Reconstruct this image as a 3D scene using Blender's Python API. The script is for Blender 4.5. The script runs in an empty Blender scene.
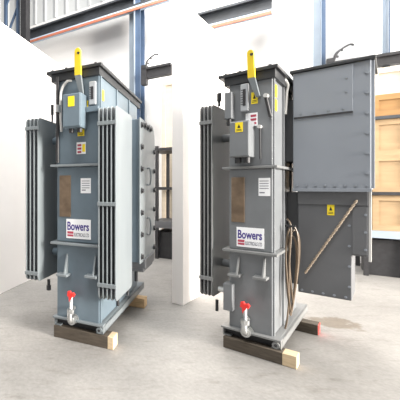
import bpy, bmesh, math, random
from mathutils import Vector, Matrix
random.seed(4)
S = bpy.context.scene
COL = S.collection
R = math.radians

# ------------------------------------------------------------------ materials
def new_mat(name):
    m = bpy.data.materials.new(name); m.use_nodes = True
    nt = m.node_tree
    return m, nt, nt.nodes['Principled BSDF']

def mat(name, c, rough=.5, metal=0., var=.08, scale=6., bump=0., bscale=60., stretch=None, spec=.5):
    m, nt, b = new_mat(name)
    N, L = nt.nodes, nt.links
    tc = N.new('ShaderNodeTexCoord'); mp = N.new('ShaderNodeMapping')
    L.new(tc.outputs['Object'], mp.inputs[0])
    if stretch: mp.inputs['Scale'].default_value = stretch
    nz = N.new('ShaderNodeTexNoise'); nz.inputs['Scale'].default_value = scale; nz.inputs['Detail'].default_value = 5
    L.new(mp.outputs[0], nz.inputs['Vector'])
    mr = N.new('ShaderNodeMapRange'); mr.inputs[1].default_value = .3; mr.inputs[2].default_value = .7
    L.new(nz.outputs['Fac'], mr.inputs[0])
    mx = N.new('ShaderNodeMix'); mx.data_type = 'RGBA'
    mx.inputs[6].default_value = (*[max(0, x*(1-var)) for x in c], 1)
    mx.inputs[7].default_value = (*[min(1, x*(1+var)) for x in c], 1)
    L.new(mr.outputs[0], mx.inputs[0]); L.new(mx.outputs[2], b.inputs['Base Color'])
    b.inputs['Roughness'].default_value = rough; b.inputs['Metallic'].default_value = metal
    b.inputs['Specular IOR Level'].default_value = spec
    if bump:
        n2 = N.new('ShaderNodeTexNoise'); n2.inputs['Scale'].default_value = bscale; n2.inputs['Detail'].default_value = 3
        L.new(mp.outputs[0], n2.inputs['Vector'])
        bp = N.new('ShaderNodeBump'); bp.inputs['Strength'].default_value = bump; bp.inputs['Distance'].default_value = .01
        L.new(n2.outputs['Fac'], bp.inputs['Height']); L.new(bp.outputs[0], b.inputs['Normal'])
    return m

def floor_mat():
    m, nt, b = new_mat('concrete_floor'); N, L = nt.nodes, nt.links
    tc = N.new('ShaderNodeTexCoord')
    def noise(s, d, sc=(1, 1, 1)):
        mp = N.new('ShaderNodeMapping'); mp.inputs['Scale'].default_value = sc
        L.new(tc.outputs['Object'], mp.inputs[0])
        n = N.new('ShaderNodeTexNoise'); n.inputs['Scale'].default_value = s; n.inputs['Detail'].default_value = d
        n.inputs['Roughness'].default_value = .65
        L.new(mp.outputs[0], n.inputs['Vector']); return n
    def ramp(src, a, ca, bb, cb):
        r = N.new('ShaderNodeValToRGB'); e = r.color_ramp.elements
        e[0].position = a; e[0].color = (*ca, 1); e[1].position = bb; e[1].color = (*cb, 1)
        L.new(src, r.inputs[0]); return r.outputs[0]
    base = ramp(noise(1.1, 8).outputs['Fac'], .32, FLOOR_A, .66, FLOOR_B)
    fine = ramp(noise(30, 6).outputs['Fac'], .3, (.82, .82, .82), .65, (1.06, 1.06, 1.06))
    scuff = ramp(noise(3.2, 7, (1, 3, 1)).outputs['Fac'], .28, (.74, .72, .70), .45, (1, 1, 1))
    def mul(a, c):
        x = N.new('ShaderNodeMix'); x.data_type = 'RGBA'; x.blend_type = 'MULTIPLY'; x.inputs[0].default_value = 1
        L.new(a, x.inputs[6]); L.new(c, x.inputs[7]); return x.outputs[2]
    # a soft-edged brown patch on the concrete beside the right transformer
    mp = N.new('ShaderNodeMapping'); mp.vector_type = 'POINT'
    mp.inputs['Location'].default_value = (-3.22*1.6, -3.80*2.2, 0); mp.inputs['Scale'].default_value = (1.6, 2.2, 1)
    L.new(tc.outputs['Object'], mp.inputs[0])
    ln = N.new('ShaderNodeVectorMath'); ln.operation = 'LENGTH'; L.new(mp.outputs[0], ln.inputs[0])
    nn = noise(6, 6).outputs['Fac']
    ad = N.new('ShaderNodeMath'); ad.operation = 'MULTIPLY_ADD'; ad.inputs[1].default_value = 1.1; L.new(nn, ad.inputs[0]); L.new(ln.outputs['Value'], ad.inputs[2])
    brown_patch = ramp(ad.outputs[0], .85, (.62, .55, .47), 1.45, (1, 1, 1))
    L.new(mul(mul(mul(base, fine), scuff), brown_patch), b.inputs['Base Color'])
    b.inputs['Roughness'].default_value = .55
    return m
FLOOR_A, FLOOR_B = (.195, .189, .18), (.285, .275, .262)

M = {}
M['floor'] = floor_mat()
M['white_wall'] = mat('white_wall_paint', (.86, .855, .85), .7, var=.02, scale=1.5)
M['panel'] = mat('white_partition_paint', (.86, .83, .81), .65, var=.02, scale=2)
M['cladding'] = mat('pale_grey_cladding', (.62, .64, .65), .6, var=.06, scale=1, stretch=(1, 1, .2))
M['paintL'] = mat('blue_grey_enamel', (.125, .166, .200), .36, var=.07, scale=7)
M['paintR'] = mat('mid_grey_enamel', (.165, .175, .186), .36, var=.07, scale=7)
M['finL'] = mat('blue_grey_radiator_enamel', (.18, .203, .217), .34, var=.06, scale=5, stretch=(1, 1, .3))
M['finR'] = mat('mid_grey_radiator_enamel', (.19, .195, .197), .34, var=.06, scale=5, stretch=(1, 1, .3))
M['lid'] = mat('dark_grey_lid_enamel', (.022, .024, .027), .45, var=.15, scale=9)
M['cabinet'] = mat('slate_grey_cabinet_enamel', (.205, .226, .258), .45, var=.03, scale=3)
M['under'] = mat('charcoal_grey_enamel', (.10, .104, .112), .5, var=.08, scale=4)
M['yellow'] = mat('yellow_paint', (.82, .60, .03), .45, var=.06)
M['ylabel'] = mat('yellow_label_film', (.85, .66, .02), .4, var=.03)
M['black'] = mat('black_print', (.012, .012, .013), .5, var=.1)
M['white'] = mat('white_label_film', (.85, .86, .88), .35, var=.02)
M['ink'] = mat('purple_blue_ink', (.045, .025, .22), .4, var=.03)
M['redink'] = mat('crimson_ink', (.42, .06, .10), .4, var=.03)
M['greyink'] = mat('grey_ink', (.18, .18, .22), .4, var=.03)
M['red'] = mat('red_plastic', (.75, .035, .03), .35, var=.06)
M['steel'] = mat('galvanised_steel', (.52, .53, .53), .3, .85, var=.12, scale=25)
M['brightsteel'] = mat('pale_zinc_steel', (.66, .66, .65), .4, .3, var=.08, scale=20)
M['darksteel'] = mat('dark_steel', (.03, .03, .033), .5, .2, var=.2, scale=12)
M['plate'] = mat('painted_reflection_plate', (.20, .145, .10), .3, .55, var=.22, scale=14)  # brown of reflected timber put into the plate's own colour
M['wood'] = mat('sawn_timber', (.52, .36, .20), .75, var=.22, scale=8, stretch=(1, 6, 6), bump=.2)
M['litwood'] = mat('painted_lit_timber', (.55, .43, .28), .75, var=.12, scale=8, stretch=(1, 6, 6), bump=.2)  # paler timber tone, paints the light on the protruding bearer end
M['shadedwood'] = mat('shade_darkened_timber', (.075, .06, .045), .8, var=.3, scale=8, stretch=(1, 6, 6), bump=.2)  # timber darkened in colour to stand for shade beneath the base
M['ply'] = mat('plywood_crate_board', (.31, .215, .12), .7, var=.12, scale=3, stretch=(1, 1, 4))
M['paleply'] = mat('pale_plywood_board', (.48, .42, .34), .7, var=.08, scale=3, stretch=(1, 1, 4))
M['brownply'] = mat('brown_plywood_board', (.27, .15, .055), .7, var=.15, scale=3, stretch=(1, 1, 4))
M['hose'] = mat('tan_brown_hose_rubber', (.12, .085, .055), .4, var=.15, scale=20)
M['rope'] = mat('tan_twisted_strap', (.30, .24, .18), .6, var=.25, scale=40, bump=.4)
M['blue'] = mat('blue_steel_paint', (.05, .085, .15), .5, var=.15, scale=4)
M['paleblue'] = mat('pale_blue_steel_paint', (.42, .52, .63), .5, var=.1, scale=4)
M['palegrey'] = mat('pale_grey_steel_paint', (.27, .32, .38), .5, var=.06, scale=4)
M['beam'] = mat('dark_grey_beam_paint', (.035, .04, .048), .5, var=.25, scale=5)
M['orange'] = mat('orange_conductor_rail', (.45, .15, .09), .45, var=.15, scale=5)
M['gaugegrey'] = mat('pale_grey_gauge_casing', (.34, .36, .38), .4, var=.05)
M['conduit'] = mat('pale_grey_conduit', (.48, .48, .47), .4, var=.05)

# ------------------------------------------------------------------ mesh builder
class MB:
    def __init__(s): s.bm = bmesh.new()
    def box(s, x0, x1, y0, y1, z0, z1):
        m = Matrix.Translation(((x0+x1)/2, (y0+y1)/2, (z0+z1)/2)) @ Matrix.Diagonal((abs(x1-x0), abs(y1-y0), abs(z1-z0), 1))
        bmesh.ops.create_cube(s.bm, size=1, matrix=m); return s
    def prism(s, pts, axis, a, b):
        # polygon in the two other axes, extruded from a to b along axis
        def P(p, t):
            return {'x': (t, p[0], p[1]), 'y': (p[0], t, p[1]), 'z': (p[0], p[1], t)}[axis]
        A = [s.bm.verts.new(P(p, a)) for p in pts]; B = [s.bm.verts.new(P(p, b)) for p in pts]
        s.bm.faces.new(A); s.bm.faces.new(B[::-1])
        n = len(pts)
        for i in range(n): s.bm.faces.new((A[i], B[i], B[(i+1) % n], A[(i+1) % n]))
        return s
    def cyl(s, p, q, r, r2=None, seg=16):
        p, q = Vector(p), Vector(q); d = q-p
        rot = d.to_track_quat('Z', 'Y').to_matrix().to_4x4()
        bmesh.ops.create_cone(s.bm, cap_ends=True, segments=seg, radius1=r, radius2=r if r2 is None else r2,
                              depth=d.length, matrix=Matrix.Translation((p+q)/2) @ rot); return s
    def bar(s, p, q, w, t, roll=0):
        p, q = Vector(p), Vector(q); d = q-p
        rot = d.to_track_quat('Z', 'Y').to_matrix().to_4x4()
        bmesh.ops.create_cube(s.bm, size=1, matrix=Matrix.Translation((p+q)/2) @ rot @ Matrix.Rotation(roll, 4, 'Z') @ Matrix.Diagonal((w, t, d.length, 1))); return s
    def tube(s, pts, r, seg=8):
        pts = [Vector(p) for p in pts]; rings = []; n = len(pts); up = None
        for i, p in enumerate(pts):
            t = (pts[min(i+1, n-1)]-pts[max(i-1, 0)]).normalized()
            if up is None:
                up = t.orthogonal().normalized()
            up = (up - t*up.dot(t)).normalized(); w = t.cross(up)
            rings.append([s.bm.verts.new(p+r*(math.cos(2*math.pi*k/seg)*up+math.sin(2*math.pi*k/seg)*w)) for k in range(seg)])
        for a, b in zip(rings, rings[1:]):
            for k in range(seg): s.bm.faces.new((a[k], a[(k+1) % seg], b[(k+1) % seg], b[k]))
        s.bm.faces.new(rings[0][::-1]); s.bm.faces.new(rings[-1]); return s
    def build(s, name, m, parent=None, bevel=0., smooth=False):
        bmesh.ops.recalc_face_normals(s.bm, faces=s.bm.faces)
        me = bpy.data.meshes.new(name); s.bm.to_mesh(me); s.bm.free()
        o = bpy.data.objects.new(name, me); COL.objects.link(o)
        me.materials.append(M[m] if isinstance(m, str) else m)
        if smooth:
            for p in me.polygons: p.use_smooth = True
            try: me.set_sharp_from_angle(angle=R(40))
            except Exception: pass
        if bevel:
            b = o.modifiers.new('bevel', 'BEVEL'); b.width = bevel; b.segments = 2; b.limit_method = 'ANGLE'; b.angle_limit = R(40)
        if parent: o.parent = parent
        return o

def spline(P, n=12):
    P = [Vector(p) for p in P]; out = []
    for i in range(len(P)-1):
        a, b, c, d = P[max(i-1, 0)], P[i], P[i+1], P[min(i+2, len(P)-1)]
        for k in range(n):
            t = k/n
            out.append(.5*((2*b)+(c-a)*t+(2*a-5*b+4*c-d)*t*t+(3*b-a-3*c+d)*t**3))
    return out+[P[-1]]

def tag(o, label, cat, group=None):
    o['label'] = label; o['category'] = cat
    if group: o['group'] = group
    return o
def struct(o): o['kind'] = 'structure'; return o
def empty(name, loc, rz, parent=None):
    o = bpy.data.objects.new(name, None); COL.objects.link(o); o.empty_display_size = .1
    o.location = loc; o.rotation_euler = (0, 0, rz)
    if parent: o.parent = parent
    return o
def sub(o, name, loc, parent, rot=None, label=None):
    c = o.copy(); c.name = name; COL.objects.link(c); c.parent = parent; c.location = loc
    if rot: c.rotation_euler = rot
    return c

def text(body, name, m, size, sx, loc, parent, bold=0., depth=.0008):
    cu = bpy.data.curves.new(name, 'FONT'); cu.body = body; cu.size = size; cu.offset = bold; cu.extrude = depth; cu.resolution_u = 4
    cu.align_x = 'LEFT'
    t = bpy.data.objects.new('tmp', cu); COL.objects.link(t)
    bpy.context.view_layer.update()
    me = bpy.data.meshes.new_from_object(t.evaluated_get(bpy.context.evaluated_depsgraph_get()))
    bpy.data.objects.remove(t)
    for v in me.vertices: v.co.x *= sx
    me.materials.clear(); me.materials.append(M[m])
    o = bpy.data.objects.new(name, me); COL.objects.link(o)
    o.rotation_euler = (R(90), 0, 0); o.location = loc; o.parent = parent
    return o

def text_fit(body, name, m, loc, w, h, parent, bold=0.):
    o = text(body, name, m, 1.0, 1.0, loc, parent, bold, .002)
    xs = [v.co.x for v in o.data.vertices]; ys = [v.co.y for v in o.data.vertices]
    x0, y0 = min(xs), min(ys); kx, ky = w/(max(xs)-x0), h/(max(ys)-y0)
    for v in o.data.vertices:
        v.co.x = (v.co.x-x0)*kx; v.co.y = (v.co.y-y0)*ky; v.co.z *= .4
    return o

BOLT = None
def bolt_proto():
    global BOLT
    m = MB().cyl((0, 0, 0), (0, 0, .012), .013, seg=6).cyl((0, 0, -.002), (0, 0, .003), .017, seg=12)
    BOLT = m.build('bolt_source', 'darksteel')
    return BOLT
def bolt(name, loc, parent, rot, m=None, k=1.):
    c = BOLT.copy(); c.name = name
    if m:
        key = 'bolt_mesh_'+m
        me = bpy.data.meshes.get(key)
        if not me:
            me = BOLT.data.copy(); me.name = key; me.materials.clear(); me.materials.append(M[m])
        c.data = me
    COL.objects.link(c); c.parent = parent; c.location = loc; c.rotation_euler = rot; c.scale = (k, k, k)
    return c
bolt_proto()

# ------------------------------------------------------------------ camera
F, PX, PY, EYE = 345., 40., 187., 1.5
cam = bpy.data.cameras.new('camera'); co = bpy.data.objects.new('camera', cam); COL.objects.link(co)
co.location = (0, 0, EYE); co.rotation_euler = (R(90), 0, 0)
cam.sensor_width = 36; cam.lens = 36*F/400; cam.shift_x = (200-PX)/400; cam.shift_y = (PY-200)/400
cam.clip_start = .05; cam.clip_end = 200
S.camera = co

# ------------------------------------------------------------------ the hall
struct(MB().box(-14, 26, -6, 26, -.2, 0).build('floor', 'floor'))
AW = R(36)                                     # angle of the back wall
wb = empty('wall_back', (0, 0, 0), 0)
bpy.data.objects.remove(wb)
def wall_pt(X, off=0.):                        # a point of the back wall plane, off metres in front of it
    return Vector((X-off*math.sin(AW), 11.37-.7265*X-off*math.cos(AW)))
WB = wall_pt(0)
def wall_obj(o, along, off):                   # place an object built in wall coordinates (x along, -y to camera)
    o.location = (WB.x+along*math.cos(AW)-off*math.sin(AW), WB.y-along*math.sin(AW)-off*math.cos(AW), 0)
    o.rotation_euler = (0, 0, -AW); return o
struct(wall_obj(MB().box(-9, 19, 0, .25, 0, 6.9).build('wall_back', 'white_wall'), 0, 0))
up = MB()
up.box(-9, 19, 0, .25, 6.9, 11)
for i in range(70): up.box(-9+i*.4, -9+i*.4+.05, -.03, 0, 6.9, 11)
struct(wall_obj(up.build('trim_1', 'cladding'), 0, 0))

def partition(name, p, ang, L, h, t, start=0.):
    o = MB().box(-t, 0, start, L, 0, h).build(name, 'panel', None, .004)
    o.location = (p[0], p[1], 0); o.rotation_euler = (0, 0, -ang); return struct(o)
TL, TR = R(29), R(45.5)
partition('wall_left', (-.476, 4.98), R(28.5), 3.0, 3.82, .14, -1.6)
partition('wall_centre', (1.809, 4.36), R(45), 2.7, 3.85, .145)

# ------------------------------------------------------------------ common transformer pieces
def radiator(root, u0, u1, n, v0, v1, z0, z1, m, bars, th_=.013):
    """a bank of n pressed-steel fins standing side by side, u0..u1, with header pipes back to the tank"""
    rad = empty('radiator', (0, 0, 0), 0, root)
    th = th_
    step = (u1-u0-th)/(n-1)
    def fin(k, x):
        f = MB()
        # rounded-corner fin outline in (v, z), thin along u
        r = .05; pts = []
        for cx, cz, a0 in ((v1-r, z1-r, 0), (v0+r, z1-r, 90), (v0+r, z0+r, 180), (v1-r, z0+r, 270)):
            for j in range(5):
                a = R(a0+j*22.5); pts.append((cx+r*math.cos(a), cz+r*math.sin(a)))
        f.prism(pts, 'x', x, x+th)
        return f.build('fin', m, rad, .004)
    for k in range(n): fin(k, u0+k*step)
    for zb in bars:
        MB().box(u0-.004, u1+.004, v0-.012, v0+.014, zb-.018, zb+.018).build('crossbar', m, rad, .003)
    return rad

def head(name, label, P, th):
    root = empty(name, (P[0], P[1], 0), -th); tag(root, label, 'transformer'); return root

def valve(root, u, v, z0, z1):
    """drain valve: flanged pipe low on the front, ball body, red lever handle on top"""
    e = empty('drain_valve', (0, 0, 0), 0, root)
    MB().cyl((u, v, z0+.03), (u, v-.09, z0+.03), .024).cyl((u, v-.004, z0+.03), (u, v-.02, z0+.03), .045).cyl((u, v-.07, z0+.03), (u, v-.085, z0+.03), .04)\
        .tube(spline([(u, v-.08, z0+.03), (u, v-.11, z0+.045), (u-.003, v-.115, z0+.09), (u, v-.10, z0+.14)], 6), .026, 12)\
        .cyl((u, v-.10, z0+.11), (u, v-.10, z0+.15), .036, seg=8).build('valve_body', 'steel', e, 0, True)
    MB().cyl((u, v-.06, z0+.14), (u, v-.02, z0+.14), .02).build('pipe', 'steel', e, 0, True)
    MB().cyl((u, v-.09, z0+.13), (u-.01, v-.06, z1-.06), .016).cyl((u, v-.10, z0+.15), (u-.01, v-.07, z1-.05), .012).build('stem', 'steel', e, 0, True)
    MB().prism([(u-.045, z1-.055), (u-.04, z1-.005), (u-.015, z1), (u-.005, z1-.018), (u+.02, z1-.012), (u+.035, z1-.03), (u+.02, z1-.06), (u+.005, z1-.05), (u-.002, z1-.10), (u-.025, z1-.105), (u-.03, z1-.055)], 'y', v-.09, v-.06)\
        .build('handle', 'red', e, .005)
    return e

def jack_lug(root, u, v, z, w, h, m):
    """welded jacking lug: a triangular rib standing on a small shelf plate"""
    f = MB().box(u-w/2, u+w/2, v-.10, v, z, z+.022)
    f.prism([(v, z+.02), (v-.085, z+.02), (v-.01, z+h), (v, z+h)], 'x', u+w*.12, u+w*.12+.016)
    return f.build('jacking_lug', m, root, .003)

def sign(root, u0, u1, v, z0, z1):
    s = MB().box(u0, u1, v-.004, v, z0, z1).build('maker_sign', 'white', root, .001)
    s['label'] = 'white sign with purple lettering'
    w, h = u1-u0, z1-z0
    text_fit('Bowers', 'lettering', 'ink', (u0+.05*w, v-.0045, z0+.42*h), .88*w, .44*h, s, .022)
    b = MB().box(u0+.05*w, u0+.30*w, v-.0055, v-.0035, z0+.24*h, z0+.36*h)
    b.box(u0+.05*w, u0+.30*w, v-.0055, v-.0035, z0+.10*h, z0+.20*h)
    b.build('red_bar', 'redink', s)
    text_fit('ELECTRICALS LTD', 'lettering', 'greyink', (u0+.33*w, v-.0045, z0+.12*h), .60*w, .18*h, s, .015)
    return s

def warn(root, u0, u1, v, z0, z1, name='warning_label', tri=True, axis='f'):
    """yellow warning label with a black triangle and lightning stroke"""
    def bx(a, b, d0, d1, z_0, z_1, mb):
        if axis == 'f': mb.box(a, b, v-d1, v-d0, z_0, z_1)
        else: mb.box(v+d0, v+d1, a, b, z_0, z_1)
        return mb
    o = bx(u0, u1, 0, .003, z0, z1, MB()).build(name, 'ylabel', root)
    if tri:
        w, h = u1-u0, z1-z0; cx = (u0+u1)/2
        pts = [(cx-.22*w, z0+.42*h), (cx+.22*w, z0+.42*h), (cx, z0+.82*h)]
        q = MB()
        if axis == 'f': q.prism(pts, 'y', v-.0042, v-.0025)
        else: q.prism(pts, 'x', v+.0025, v+.0042)
        for k in range(2): bx(u0+.15*w, u1-.15*w, .0025, .0042, z0+(.12+.12*k)*h, z0+(.17+.12*k)*h, q)
        q.build('warning_symbol', 'black', o)
    return o

def lifting_lug(root, u, v, zt, zb, w, u_mid, u_top, lean_v):
    """flat steel davit bar bolted to the tank front, its rounded top end painted yellow"""
    e = empty('lifting_arm', (0, 0, 0), 0, root)
    zm = zt-.235
    tm = (zm-zb)/(zt-zb)
    def at(t): return (u+(u_mid-u)*t/tm if t < tm else u_mid+(u_top-u_mid)*(t-tm)/(1-tm), v+lean_v*t)
    def seg(t0, t1, w0, w1, m, name, top=False, hole=False):
        f = MB(); (ua, va), (ub, vb) = at(t0), at(t1); z_a, z_b = zb+(zt-zb)*t0, zb+(zt-zb)*t1
        ring = [(-w0/2, 0), (w0/2, 0), (w1/2, 1)]
        if top:
            for j in range(1, 7):
                a = R(j*180/7); ring.append((w1/2*math.cos(a), 1+w1*.55*math.sin(a)/(z_b-z_a)))
        ring.append((-w1/2, 1))
        A = [f.bm.verts.new((ua+(ub-ua)*t+x, va+(vb-va)*t-.016, z_a+(z_b-z_a)*t)) for x, t in ring]
        B = [f.bm.verts.new((ua+(ub-ua)*t+x, va+(vb-va)*t+.016, z_a+(z_b-z_a)*t)) for x, t in ring]
        f.bm.faces.new(A); f.bm.faces.new(B[::-1])
        for i in range(len(A)): f.bm.faces.new((A[i], B[i], B[(i+1) % len(A)], A[(i+1) % len(A)]))
        return f.build(name, m, e, .004)
    seg(0, tm, w*.55, w*1.0, 'finL', 'arm')
    tip = seg(tm, .93, w*1.0, w*.9, 'yellow', 'tip', top=True); tip['label'] = 'yellow painted tip'
    uu, vv = at(.9); zz = zb+(zt-zb)*.9
    MB().cyl((uu+.012, vv-.018, zz), (uu+.012, vv+.014, zz), .014).build('eye', 'darksteel', e)
    return e

def gauge(root, u0, u1, v, z0, z1):
    e = empty('level_gauge', (0, 0, 0), 0, root)
    w = u1-u0
    MB().box(u0, u1, v-.035, v, z0, z1).build('gauge_case', 'gaugegrey', e, .006)
    MB().box(u0+.33*w, u1-.3*w, v-.040, v-.03, z0+.05, z1-.05).build('sight_glass', 'darksteel', e, .002)
    q = MB()
    for k in range(7):
        z = z0+.06+(z1-z0-.12)*k/6; q.box(u0+.08*w, u0+.36*w, v-.037, v-.03, z, z+.005)
    q.build('gauge_marks', 'black', e)
    return e

def tank(root, u0, u1, v0, v1, zs, m):
    """three stacked tank sections, with vertical corner stiffeners on the sides"""
    for i, (a, b) in enumerate(zs):
        t = MB().box(u0, u1, v0, v1, a, b)
        t.build('tank', m, root, .008)
        for v in (v0+.012, v0+(v1-v0)*.36, v0+(v1-v0)*.7):
            MB().box(u1, u1+.012, v, v+.035, a, b).build('stiffener', m, root, .002)
    return

def flange(root, u0, u1, v0, v1, z, m, t=.024):
    f = MB().box(u0, u1, v0, v1, z, z+t)
    return f.build('flange', m, root, .004)

def lid(root, u0, u1, v0, v1, z, t=.03):
    f = MB().box(u0, u1, v0, v1, z, z+t)
    # gasket frame and downturned rim beneath
    f.box(u0+.045, u1-.022, v0+.022, v1-.03, z-.075, z)
    o = f.build('lid', 'lid', root, .003)
    n = int((v1-v0)/.14)
    for k in range(n): bolt('bolt', (u1-.022, v0+.07+k*.14, z+t), o, (0, 0, 0))
    for k in range(4): bolt('bolt', (u0+.06+k*(u1-u0-.12)/3, v0+.022, z+t), o, (0, 0, 0))
    return o

def base(root, u0, u1, v0, v1, z0, z1, m, tow=True):
    e = empty('base_frame', (0, 0, 0), 0, root)
    for (a, b) in ((u0, u0+.07), (u1-.07, u1)):
        s = -1 if a == u0 else 1
        f = MB().box(a, b, v0+.02, v1, z1-.014, z1).box(a, b, v0+.02, v1, z0, z0+.012)
        f.box(*((b-.012, b) if s > 0 else (a, a+.012)), v0+.02, v1, z0, z1)
        f.build('side_rail', m, e, .002)
    MB().box(u0-.01, u1+.004, v0-.005, v0+.08, z1-.004, z1+.014).build('front_lip', m, e, .003)
    MB().box(u0, u1, v0+.07, v0+.085, z0, z1-.004).build('cross_channel', 'darksteel', e)
    MB().box(u0+.01, u1-.01, v1-.05, v1, z0, z1-.02).build('cross_channel', m, e)
    MB().box(u0+.02, u1-.02, v0+.02, v1-.02, z1-.008, z1+.004).build('base_plate', m, e)
    if tow:
        MB().prism([(u1-.035+.028*math.cos(a*math.pi/8), (z0+z1)/2+.028*math.sin(a*math.pi/8)) for a in range(16)], 'y', v0+.0, v0+.02).build('towing_eye', m, e)
        MB().cyl((u1-.035, v0-.002, (z0+z1)/2), (u1-.035, v0+.02, (z0+z1)/2), .012).build('towing_hole', 'darksteel', e)
    return e

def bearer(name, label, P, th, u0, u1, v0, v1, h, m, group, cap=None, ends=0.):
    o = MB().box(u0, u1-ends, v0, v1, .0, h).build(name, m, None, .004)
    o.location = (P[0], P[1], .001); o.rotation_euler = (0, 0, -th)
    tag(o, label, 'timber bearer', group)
    if ends: MB().box(u1-ends, u1, v0, v1, 0, h).build('lit_end', 'litwood', o, .004)['label'] = 'end coloured pale as lit'  # end block coloured pale, as if lit beyond the base
    if cap:
        MB().box(u1, u1+.004, v0+.004, v1-.004, .004, h-.004).build('painted_end', cap, o)['label'] = 'end sprayed red'
    return o

# ================================================================== LEFT transformer
PL = (.566, 3.20)
T = head('transformer', 'blue-grey transformer on the left with finned radiators on both sides and bolted side cover', PL, TL)
ZL = 2.63
tank(T, -.478, -.035, .05, 1.55, ((.20, .935), (.958, 1.70), (1.724, ZL)), 'paintL')
flange(T, -.53, -.02, .0, 1.6, 1.70, 'finL'); flange(T, -.53, -.02, .0, 1.6, .93, 'finL')
lid(T, -.575, .0, .0, 1.68, ZL)
base(T, -.50, .01, .015, 1.75, .117, .195, 'finL')
radiator(T, -.80, -.652, 4, -.03, .62, .54, 2.21, 'finL', (2.10, .62))
radiator(T, -.02, .15, 5, -.03, .55, .46, 2.24, 'finL', (2.085, 1.345, .60))
for zz in (.80, 2.0):
    MB().cyl((-.64, .30, zz), (-.478, .30, zz), .04).cyl((-.50, .30, zz), (-.478, .30, zz), .065).build('radiator_pipe', 'paintL', T, 0, True)
    MB().cyl((-.035, .30, zz), (.02, .30, zz), .04).build('radiator_pipe', 'paintL', T, 0, True)
MB().cyl((-.62, .14, .53), (-.62, .14, .43), .016).cyl((-.62, .14, .47), (-.62, .14, .42), .024).build('drain_plug', 'darksteel', T, 0, True)
MB().cyl((-.66, .30, 2.2), (-.66, .30, 2.30), .01).cyl((-.66, .30, 2.29), (-.66, .30, 2.40), .016).build('vent_plug', 'darksteel', T, 0, True)
# control box on the front
cb = MB().box(-.338, -.155, -.115, .05, 2.055, 2.375).build('control_box', 'paintL', T, .008)
MB().box(-.332, -.161, -.125, -.115, 2.065, 2.367).build('cover', 'paintL', cb, .006)
warn(cb, -.278, -.215, -.125, 2.25, 2.345, tri=False)
for gx in (-.20, -.285): MB().cyl((gx, -.03, 2.056), (gx, -.03, 2.02), .024).build('cable_gland', 'darksteel', cb, 0, True)
# conduit on the left flank
MB().cyl((-.462, .03, 1.74), (-.462, .03, 2.60), .017).build('riser_pipe', 'darksteel', T, 0, True)
MB().tube(spline([(-.42, .03, 2.05), (-.425, .02, 2.2), (-.425, .02, 2.38), (-.41, .02, 2.47), (-.36, .03, 2.54), (-.32, .055, 2.55)], 8), .013)\
    .build('conduit', 'conduit', T, 0, True)['label'] = 'pale bent conduit'
MB().cyl((-.448, .01, 2.24), (-.448, .01, 2.31), .03).build('conduit_union', 'steel', T, 0, True)
lifting_lug(T, -.197, .03, 2.80, 2.37, .066, -.222, -.202, -.10)
gauge(T, -.125, -.06, .05, 2.28, 2.50)
MB().box(-.15, -.03, -.0, .05, 2.21, 2.26).build('bracket', 'paintL', T, .003)
warn(T, -.19, -.145, .05, 2.25, 2.33, tri=False)
warn(T, .10, .15, -.022, 2.33, 2.43, axis='s', tri=False)
warn(T, -.255, -.185, .05, 1.995, 2.075)
rl = MB().box(-.265, -.17, .047, .05, 1.82, 1.935).build('safety_label', 'white', T)
q = MB()
for k in range(3): q.box(-.255, -.215, .0455, .0475, 1.83+.033*k, 1.85+.033*k)
q.build('red_print', 'redink', rl)
MB().box(-.205, -.175, .0455, .0475, 1.84, 1.915).build('yellow_print', 'ylabel', rl)
# rating plate, paper label, sign
MB().box(-.445, -.325, .035, .05, 1.205, 1.615).build('rating_plate', 'plate', T, .004)['label'] = 'rating plate with a painted brown reflection'
lb = MB().box(-.222, -.118, .047, .05, 1.44, 1.585).build('paper_label', 'white', T)
q = MB()
for k in range(4): q.box(-.21, -.13, .0455, .0475, 1.555-.022*k, 1.561-.022*k)
q.box(-.21, -.17, .0455, .0475, 1.465, 1.475)
q.build('print', 'greyink', lb)
sign(T, -.375, -.118, .05, .995, 1.185)
jack_lug(T, -.385, .05, .63, .115, .21, 'finL'); jack_lug(T, -.09, .05, .65, .115, .20, 'finL')
valve(T, -.285, .05, .185, .50)
# bolted rear cable compartment on the right flank
cc = MB()
r = .16; v0, v1, z0, z1 = .66, 1.44, .69, 2.23
pts = [(v0, z0), (v1, z0)]+[(v1-r+r*math.cos(R(a)), z1-r+r*math.sin(R(a))) for a in (0, 22.5, 45, 67.5, 90)]+[(v0, z1)]
cc.prism(pts, 'x', -.035, .195)
ccx = cc.build('cable_compartment', 'paintL', T, .006)
pts2 = [(v0-.012, z0-.012), (v1+.012, z0-.012)]+[(v1-r+(r+.012)*math.cos(R(a)), z1-r+(r+.012)*math.sin(R(a))) for a in (0, 22.5, 45, 67.5, 90)]+[(v0-.012, z1+.012)]
cv = MB().prism(pts2, 'x', .195, .21).build('cover_plate', 'finL', ccx, .003)
for k in range(7):
    z = z0+.06+k*(z1-z0-.12)/6
    bolt('bolt', (.21, v0+.05, z), ccx, (0, R(90), 0), None, 2.)
    if k < 6: bolt('bolt', (.21, v1-.05, z), ccx, (0, R(90), 0), None, 2.)
for k in range(3): bolt('bolt', (.21, v0+.20+k*.15, z1-.045), ccx, (0, R(90), 0), None, 2.)
for zz in (1.05, 1.62):
    MB().tube(spline([(.21, 1.0, zz+.09), (.24, 1.0, zz+.09), (.25, 1.0, zz), (.24, 1.0, zz-.09), (.21, 1.0, zz-.09)], 5), .009).build('handle', 'finL', ccx, 0, True)
MB().box(.03, .23, .80, 1.30, .60, .70).box(.05, .21, .80, 1.3, .56, .60).build('gland_tray', 'under', T, .004)
MB().cyl((.12, .85, .56), (.12, .85, .44), .018).build('cable_gland', 'darksteel', T, 0, True)
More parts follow.
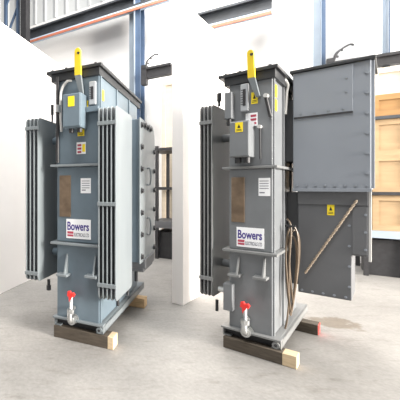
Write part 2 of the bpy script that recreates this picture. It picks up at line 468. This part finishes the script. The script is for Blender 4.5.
# feet at the radiator bottom
for vv in (.1, .45):
    MB().cyl((.13, vv, .47), (.13, vv, .39), .014).build('drain_plug', 'darksteel', T, 0, True)

bearer('timber_bearer', 'shade-darkened timber bearer under the front of the left transformer', PL, TL, -.50, .11, .02, .16, .114, 'shadedwood', None, None, .055)
bearer('timber_bearer', 'sawn timber bearer under the rear of the left transformer', PL, TL, -.45, .12, 1.27, 1.42, .114, 'wood', None)

# ================================================================== RIGHT transformer
PR = (2.023, 2.945)
T = head('transformer', 'grey oil transformer on the right with a large slate cable cabinet on its right flank', PR, TR)
ZR = 2.525
tank(T, -.388, -.042, .05, 1.12, ((.185, .90), (.922, 1.665), (1.688, ZR)), 'paintR')
flange(T, -.435, .0, .005, 1.15, 1.665, 'finR'); flange(T, -.435, .0, .005, 1.15, .898, 'finR')
lid(T, -.47, .005, .0, 1.2, ZR)
base(T, -.435, .025, .0, 1.35, .105, .18, 'finR')
radiator(T, -.648, -.53, 4, .02, .62, .43, 2.305, 'finR', (2.13, .61), .013)
for zz in (.72, 2.0):
    MB().cyl((-.55, .34, zz), (-.388, .34, zz), .04).cyl((-.41, .34, zz), (-.388, .34, zz), .065).build('radiator_pipe', 'paintR', T, 0, True)
MB().cyl((-.52, .12, .39), (-.52, .12, .28), .014).build('drain_plug', 'darksteel', T, 0, True)
MB().cyl((-.50, .12, 2.29), (-.50, .12, 2.36), .012).cyl((-.50, .12, 2.34), (-.50, .12, 2.42), .02).build('vent_plug', 'darksteel', T, 0, True)
cb = MB().box(-.338, -.178, -.11, .05, 1.765, 2.085).build('control_box', 'paintR', T, .008)
MB().box(-.332, -.184, -.12, -.11, 1.773, 2.077).build('cover', 'paintR', cb, .005)
warn(cb, -.288, -.228, -.12, 1.985, 2.07)
for gx in (-.22, -.29): MB().cyl((gx, -.03, 1.766), (gx, -.03, 1.715), .026).build('cable_gland', 'darksteel', cb, 0, True)
pz = MB().tube(spline([(-.13, .03, 1.75), (-.132, .025, 1.9), (-.132, .025, 2.03)], 6), .007).build('probe_lead', 'darksteel', T, 0, True)
MB().cyl((-.134, .05, 2.035), (-.134, .0, 2.035), .016).build('probe_head', 'conduit', pz, 0, True)
jb = MB().box(-.402, -.342, -.04, .06, 2.13, 2.375).build('junction_box', 'paintR', T, .006)
MB().cyl((-.375, .0, 2.131), (-.375, .0, 2.07), .02).build('cable_gland', 'darksteel', jb, 0, True)
lifting_lug(T, -.145, .03, 2.705, 2.30, .058, -.188, -.184, -.09)
gauge(T, -.285, -.222, .05, 2.19, 2.44)
warn(T, -.205, -.155, .05, 2.25, 2.355)
rl = MB().box(-.25, -.155, .047, .05, 2.05, 2.17).build('safety_label', 'white', T)
q = MB()
for k in range(3): q.box(-.21, -.165, .0455, .0475, 2.065+.034*k, 2.085+.034*k)
q.build('red_print', 'redink', rl)
pk = empty('pocket', (0, 0, 0), 0, T)
MB().cyl((-.085, .05, 2.30), (-.085, .0, 2.30), .018).build('pocket_cap', 'conduit', pk, 0, True)
MB().cyl((-.085, .02, 2.285), (-.055, .035, 2.115), .013).build('pocket_tube', 'darksteel', pk, 0, True)
warn(T, .075, .135, -.029, 2.29, 2.40, axis='s', tri=False); warn(T, .075, .135, -.029, 2.17, 2.27, axis='s', tri=False)
MB().box(-.367, -.258, .035, .05, 1.175, 1.59).build('rating_plate', 'plate', T, .004)['label'] = 'rating plate with a painted brown reflection'
lb = MB().box(-.148, -.06, .047, .05, 1.42, 1.58).build('paper_label', 'white', T)
q = MB()
for k in range(4): q.box(-.14, -.07, .0455, .0475, 1.55-.022*k, 1.556-.022*k)
q.box(-.14, -.10, .0455, .0475, 1.445, 1.455)
q.build('print', 'greyink', lb)
sign(T, -.325, -.105, .05, .95, 1.13)
jack_lug(T, -.325, .05, .68, .10, .18, 'finR'); jack_lug(T, -.12, .05, .69, .105, .18, 'finR')
valve(T, -.23, .05, .165, .47)
tb = MB().box(-.42, -.342, -.02, .10, .35, .60).build('terminal_box', 'paintR', T, .006)
MB().cyl((-.419, .05, .52), (-.48, .06, .52), .026).build('cable_gland', 'steel', tb, 0, True)
MB().tube(spline([(-.03, .50, 2.20), (-.02, .50, 2.40), (-.01, .49, 2.47), (-.02, .44, 2.51), (-.05, .40, 2.52)], 8), .014).build('conduit', 'conduit', T, 0, True)['label'] = 'pale bent conduit'
# --- cable cabinet on the right flank
cx0, cx1, cv0, cv1, cz0, cz1 = .03, .565, .50, 1.05, 1.478, 2.572
cab = MB().box(cx0, cx1, cv0, cv1, cz0, cz1).build('cable_cabinet', 'cabinet', T, .006)
MB().box(-.05, cx0, .60, .98, 1.75, 2.35).build('cable_throat', 'under', cab)
MB().box(cx1-.004, cx1+.022, cv0+.03, cv0+.06, cz0+.01, cz1).build('corner_flange', 'cabinet', cab, .002)
MB().box(cx0-.02, cx1+.03, cv0-.03, cv1+.03, cz1, cz1+.026).build('cabinet_lid', 'lid', cab, .003)
MB().box(cx0-.004, cx1+.004, cv0-.008, cv0+.02, cz0-.02, cz0+.012).build('bottom_flange', 'cabinet', cab, .002)
MB().box(cx0+.008, .452, cv0-.010, cv0, 2.155, cz1-.006).build('cover_plate', 'cabinet', cab, .002)
MB().box(cx0+.008, .452, cv0-.014, cv0, 2.142, 2.155).build('seal_strip', 'darksteel', cab)
for k in range(4): bolt('bolt', (.09+k*.10, cv0-.010, 2.185), cab, (R(90), 0, 0), 'cabinet', .65)
for k in range(2): bolt('bolt', (.41, cv0-.010, 2.33+k*.12), cab, (R(90), 0, 0), 'cabinet', .65)
for k in range(8): bolt('bolt', (.06+k*.068, cv0-.008, 1.515), cab, (R(90), 0, 0), 'cabinet', .65)
for k in range(6): bolt('bolt', (cx1-.025, cv0, 1.62+k*.17), cab, (R(90), 0, 0), 'cabinet')
# --- lower cable duct hanging under the cabinet
dv0 = .56
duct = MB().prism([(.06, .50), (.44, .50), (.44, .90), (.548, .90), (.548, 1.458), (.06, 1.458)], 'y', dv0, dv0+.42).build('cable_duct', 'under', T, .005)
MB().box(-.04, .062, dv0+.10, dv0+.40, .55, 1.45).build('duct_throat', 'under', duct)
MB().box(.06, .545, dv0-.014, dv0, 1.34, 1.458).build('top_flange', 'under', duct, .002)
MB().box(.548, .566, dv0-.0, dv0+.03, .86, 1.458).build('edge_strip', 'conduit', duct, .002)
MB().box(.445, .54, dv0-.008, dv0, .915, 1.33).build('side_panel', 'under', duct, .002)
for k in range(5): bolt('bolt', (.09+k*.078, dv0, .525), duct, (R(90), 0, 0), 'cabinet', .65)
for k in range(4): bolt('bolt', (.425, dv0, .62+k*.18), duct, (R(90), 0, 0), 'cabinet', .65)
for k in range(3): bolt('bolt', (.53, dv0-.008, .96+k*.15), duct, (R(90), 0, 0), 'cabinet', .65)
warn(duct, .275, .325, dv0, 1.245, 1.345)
# diagonal twisted strap
a, b = Vector((.475, dv0-.02, 1.385)), Vector((.115, dv0-.02, .69))
tw = MB(); n = 70
for s_ in (0, math.pi):
    pts = []
    d = (b-a).normalized(); p1 = Vector((0, 1, 0)); p2 = d.cross(p1)
    for i in range(n+1):
        t = i/n; ph = t*2*math.pi*11+s_
        pts.append(a+(b-a)*t+.0055*(math.cos(ph)*p1+math.sin(ph)*p2))
    tw.tube(pts, .0058, 6)
tw.build('earth_strap', 'rope', T, 0, True)['label'] = 'tan twisted diagonal strap'
# hanging hoses
hose = MB()
def loop(cu, cv, zt, zb, w, dv, ph=0.):
    pts = []
    for i in range(41):
        a = 2*math.pi*i/40+ph
        pts.append((cu+w*math.sin(a)+.012*math.sin(2*a), cv+dv*math.sin(a+.6), (zt+zb)/2+(zt-zb)/2*math.cos(a)))
    return pts
hose.tube(loop(.045, .36, 1.14, .36, .035, .05), .0075)
hose.tube(loop(.055, .39, 1.10, .44, .026, .06, .4), .0075)
hose.tube(loop(.035, .38, 1.05, .32, .030, .04, .9), .0075)
hose.tube(spline([(.0, .40, 1.20), (.03, .36, 1.17), (.04, .35, 1.08), (.03, .33, .8), (.03, .32, .5), (.02, .30, .30), (.0, .32, .20)], 8), .0075)
hz = hose.build('hose_coil', 'hose', None, 0, True)
MB().box(-.005, .075, .335, .365, 1.135, 1.15).build('hanger', 'darksteel', hz)
hz.location = (PR[0], PR[1], 0); hz.rotation_euler = (0, 0, -TR)
tag(hz, 'tan brown looped hose hanging beside the cable duct of the right transformer', 'hose')

bearer('timber_bearer', 'timber bearer with an end coloured pale as lit under the front of the right transformer', PR, TR, -.42, .14, -.02, .10, .103, 'shadedwood', None, None, .10)
bearer('timber_bearer', 'timber bearer with red end under the rear of the right transformer', PR, TR, -.40, .165, .93, 1.06, .103, 'shadedwood', None, 'red')

bpy.data.objects.remove(BOLT)

# ================================================================== background of the hall
def wl(px, off):                    # hall coordinates: distance along the back wall for a sight line of the photograph
    t = (px-PX)/F
    # camera ray (t*Y, Y); wall plane shifted by off
    Y = (11.37-off/math.cos(AW))/(1+.7265*t); X = t*Y
    d = Vector((X, Y))-WB
    return d.x*math.cos(AW)-d.y*math.sin(AW), Y
def zz(py, Y): return EYE-(py-PY)/F*Y

def crane(px0, px1, off, pref, yref, hgt, label_n):
    a, _ = wl(px0, off); b, _ = wl(px1, off); _, Y = wl(pref, off); z = zz(yref, Y)
    f = MB().box(a, b, -.16, .16, z+hgt, z+hgt+.05).box(a, b, -.03, .03, z, z+hgt).box(a, b, -.16, .16, z-.05, z)
    o = f.build('crane_beam', 'beam', None)
    MB().box(a, b, -.20, -.16, z-.17, z-.11).build('conductor_rail', 'orange', o)
    MB().box(a, b, -.17, .05, z-.11, z-.06).build('rail_shelf', 'paleblue', o)
    wall_obj(o, 0, off)
    return struct(o)
crane(29, 170, .55, 31, 40, .22, 1)
crane(186, 272, .55, 209, 25, .22, 2)

def column(px0, px1, off, zt, light_first=True):
    a, _ = wl(px0, off); b, _ = wl(px1, off); w = b-a
    f = MB().box(a, a+.62*w, -.02, .0, 0, zt).box(a+.60*w, a+.64*w, -.25, .25, 0, zt)
    o = f.build('steel_column', 'palegrey', None)
    MB().box(a+.64*w, b, -.18, -.14, 0, zt).box(a+.64*w, b, .12, .18, 0, zt).build('column_flange', 'blue', o)
    wall_obj(o, 0, off); return struct(o)
column(129.5, 142.5, .45, 9)
column(313, 325, .45, 9)
column(382, 388, .30, 9)
# lattice column at the far left
a, Y = wl(5, 1.2); b, _ = wl(19, 1.2); c, _ = wl(22.5, 1.2); d, _ = wl(28, 1.2)
lc = MB().box(a-.35, a-.25, -.05, .05, 0, 9).box(a, a+.07, -.05, .05, 0, 9).box(b-.07, b, -.05, .05, 0, 9)
for k in range(9):
    z = k*1.0; lc.bar((a, 0, z), (b, 0, z+1.0), .06, .05)
lo = lc.build('lattice_column', 'blue', None); wall_obj(lo, 0, 1.2); struct(lo)
MB().box(c, d, -.10, .10, 0, 9).build('post', 'darksteel', lo)

# horizontal dark tray beam right of each column, with brackets and loose wires
def tray(px0, px1, off, pref, yt, yb):
    a, _ = wl(px0, off); b, _ = wl(px1, off); _, Y = wl(pref, off)
    z1, z0 = zz(yt, Y), zz(yb, Y)
    o = MB().box(a, b, -.08, .08, z0, z1).box(a, b, -.14, .14, z1, z1+.05).build('cable_tray', 'darksteel', None)
    MB().box(a, a+.12, -.14, .02, z0-.16, z1+.12).build('bracket', 'darksteel', o)
    wall_obj(o, 0, off); struct(o)
    w = MB()
    for k, (du, dz) in enumerate(((.22, .34), (.10, .26), (.05, .12))):
        w.tube(spline([(a+.1, -.1, z1+.05), (a+.1+du*.3, -.12, z1+.05+dz*.5), (a+.1+du, -.1, z1+.05+dz*.8), (a+.1+du*1.3, -.06, z1+.05+dz*.78)], 6), .018, 6)
    wo = w.build('loose_cables', 'darksteel', None, 0, True); wall_obj(wo, 0, off)
    return wo
tag(tray(143, 172, .9, 158, 69, 77), 'loose black cable ends above the dark beam beside the left column', 'cables')
tag(tray(326, 405, .6, 385, 58, 66), 'loose black cable ends above the dark beam beside the right column', 'cables')

# storage racks at the back, with crates
def rack(name, label, px0, px1, off, shelves, posts, depth, top):
    e = empty(name, (0, 0, 0), 0)
    a, Y = wl(px0, off); b, _ = wl(px1, off)
    for px in posts:
        p, _ = wl(px, off)
        MB().box(p-.03, p+.03, -.03, .03, 0, top).box(p-.03, p+.03, depth-.03, depth+.03, 0, top).build('post', 'darksteel', e)
    for z, h, m in shelves:
        MB().box(a, b, -.04, depth, z-h, z).build('shelf', m, e)
    wall_obj(e, 0, off); tag(e, label, 'rack'); return e
aL, YL = wl(160, 1.9)
rack('storage_rack', 'black steel storage rack standing behind the left transformer', 151, 186, 1.9, ((zz(148, YL), .06, 'darksteel'), (zz(187, YL), .06, 'darksteel'), (zz(221, YL), .14, 'under')), (157, 184), .8, zz(146, YL))
aR, YR = wl(385, 1.2)
rack('storage_rack', 'steel storage rack with plywood crates at the right edge', 362, 420, 1.2, ((zz(116, YR), .05, 'beam'), (zz(192, YR), .05, 'darksteel'), (zz(231, YR), .12, 'palegrey')), (366, 418), .9, zz(60, YR))

def crate(label, px0, px1, off, z0, z1, depth, m, group=None, slats=True):
    a, _ = wl(px0, off); b, _ = wl(px1, off)
    t = .03
    f = MB().box(a, b, 0, depth, z0, z1)
    o = f.build('crate', m, None, .004)
    if slats:
        MB().box(a, b, -t, 0, z0, z0+.09).box(a, b, -t, 0, z1-.09, z1).box(a, a+.08, -t, 0, z0+.09, z1-.09).box(b-.08, b, -t, 0, z0+.09, z1-.09).build('batten', m, o)
    wall_obj(o, 0, off); tag(o, label, 'crate', group); return o
o_ = 1.15
z116, z192, z231 = zz(116, YR), zz(192, YR), zz(231, YR)
crate('brown plywood crate on the top shelf of the rack at right', 372, 415, o_, z116+.001, zz(94, YR), .5, 'brownply')
crate('pale plywood crate on top of the brown crate at right', 372, 415, o_, zz(94, YR)+.001, zz(67, YR), .5, 'paleply')
hm = (z192+z116-.05)/2
crate('tan plywood crate on the middle rack shelf, lower of its pair', 372, 415, o_, z192+.001, hm, .5, 'ply')
crate('tan plywood crate stacked second on the middle rack shelf', 372, 415, o_, hm+.001, z116-.052, .5, 'ply')
crate('tan plywood crate on the grey bottom shelf of the right rack', 372, 415, o_, z231+.001, z192-.055, .5, 'ply')
crate('black steel bin on the floor under the right rack', 366, 415, 1.1, .001, z231-.16, .5, 'darksteel', slats=False)
crate('tall cream plywood crate behind the black rack at left', 162, 186, .95, .001, zz(82, wl(166, .95)[1]), .6, 'paleply')
crate('black steel bin on the floor under the left rack', 156, 186, 1.8, .001, zz(232, YL), .6, 'darksteel', slats=False)

# ================================================================== light
W = bpy.data.worlds.new('hall_daylight'); S.world = W; W.use_nodes = True
bg = W.node_tree.nodes['Background']; bg.inputs[0].default_value = (1, .99, .98, 1); bg.inputs[1].default_value = .42
def area(name, loc, tgt, sx, sy, power, col=(1, 1, 1)):
    l = bpy.data.lights.new(name, 'AREA'); l.shape = 'RECTANGLE'; l.size = sx; l.size_y = sy; l.energy = power; l.color = col
    o = bpy.data.objects.new(name, l); COL.objects.link(o); o.location = loc
    o.rotation_euler = (Vector(tgt)-Vector(loc)).to_track_quat('-Z', 'Y').to_euler(); return o
area('door_daylight', (12.6, -6.6, 4.2), (1, 3.8, 1.2), 4.5, 5.0, 7200, (1, .94, .86))
area('hall_lamp', (2.5, 5.5, 8.5), (2.5, 5.5, 0), 5, 3, 650, (1, .98, .95))
area('hall_lamp', (0, 1.0, 8.5), (0, 2.0, 0), 5, 3, 550, (1, .98, .95))

vs = S.view_settings
vs.view_transform = 'Standard'; vs.look = 'None'; vs.exposure = 0.35; vs.gamma = 1; vs.use_curve_mapping = False
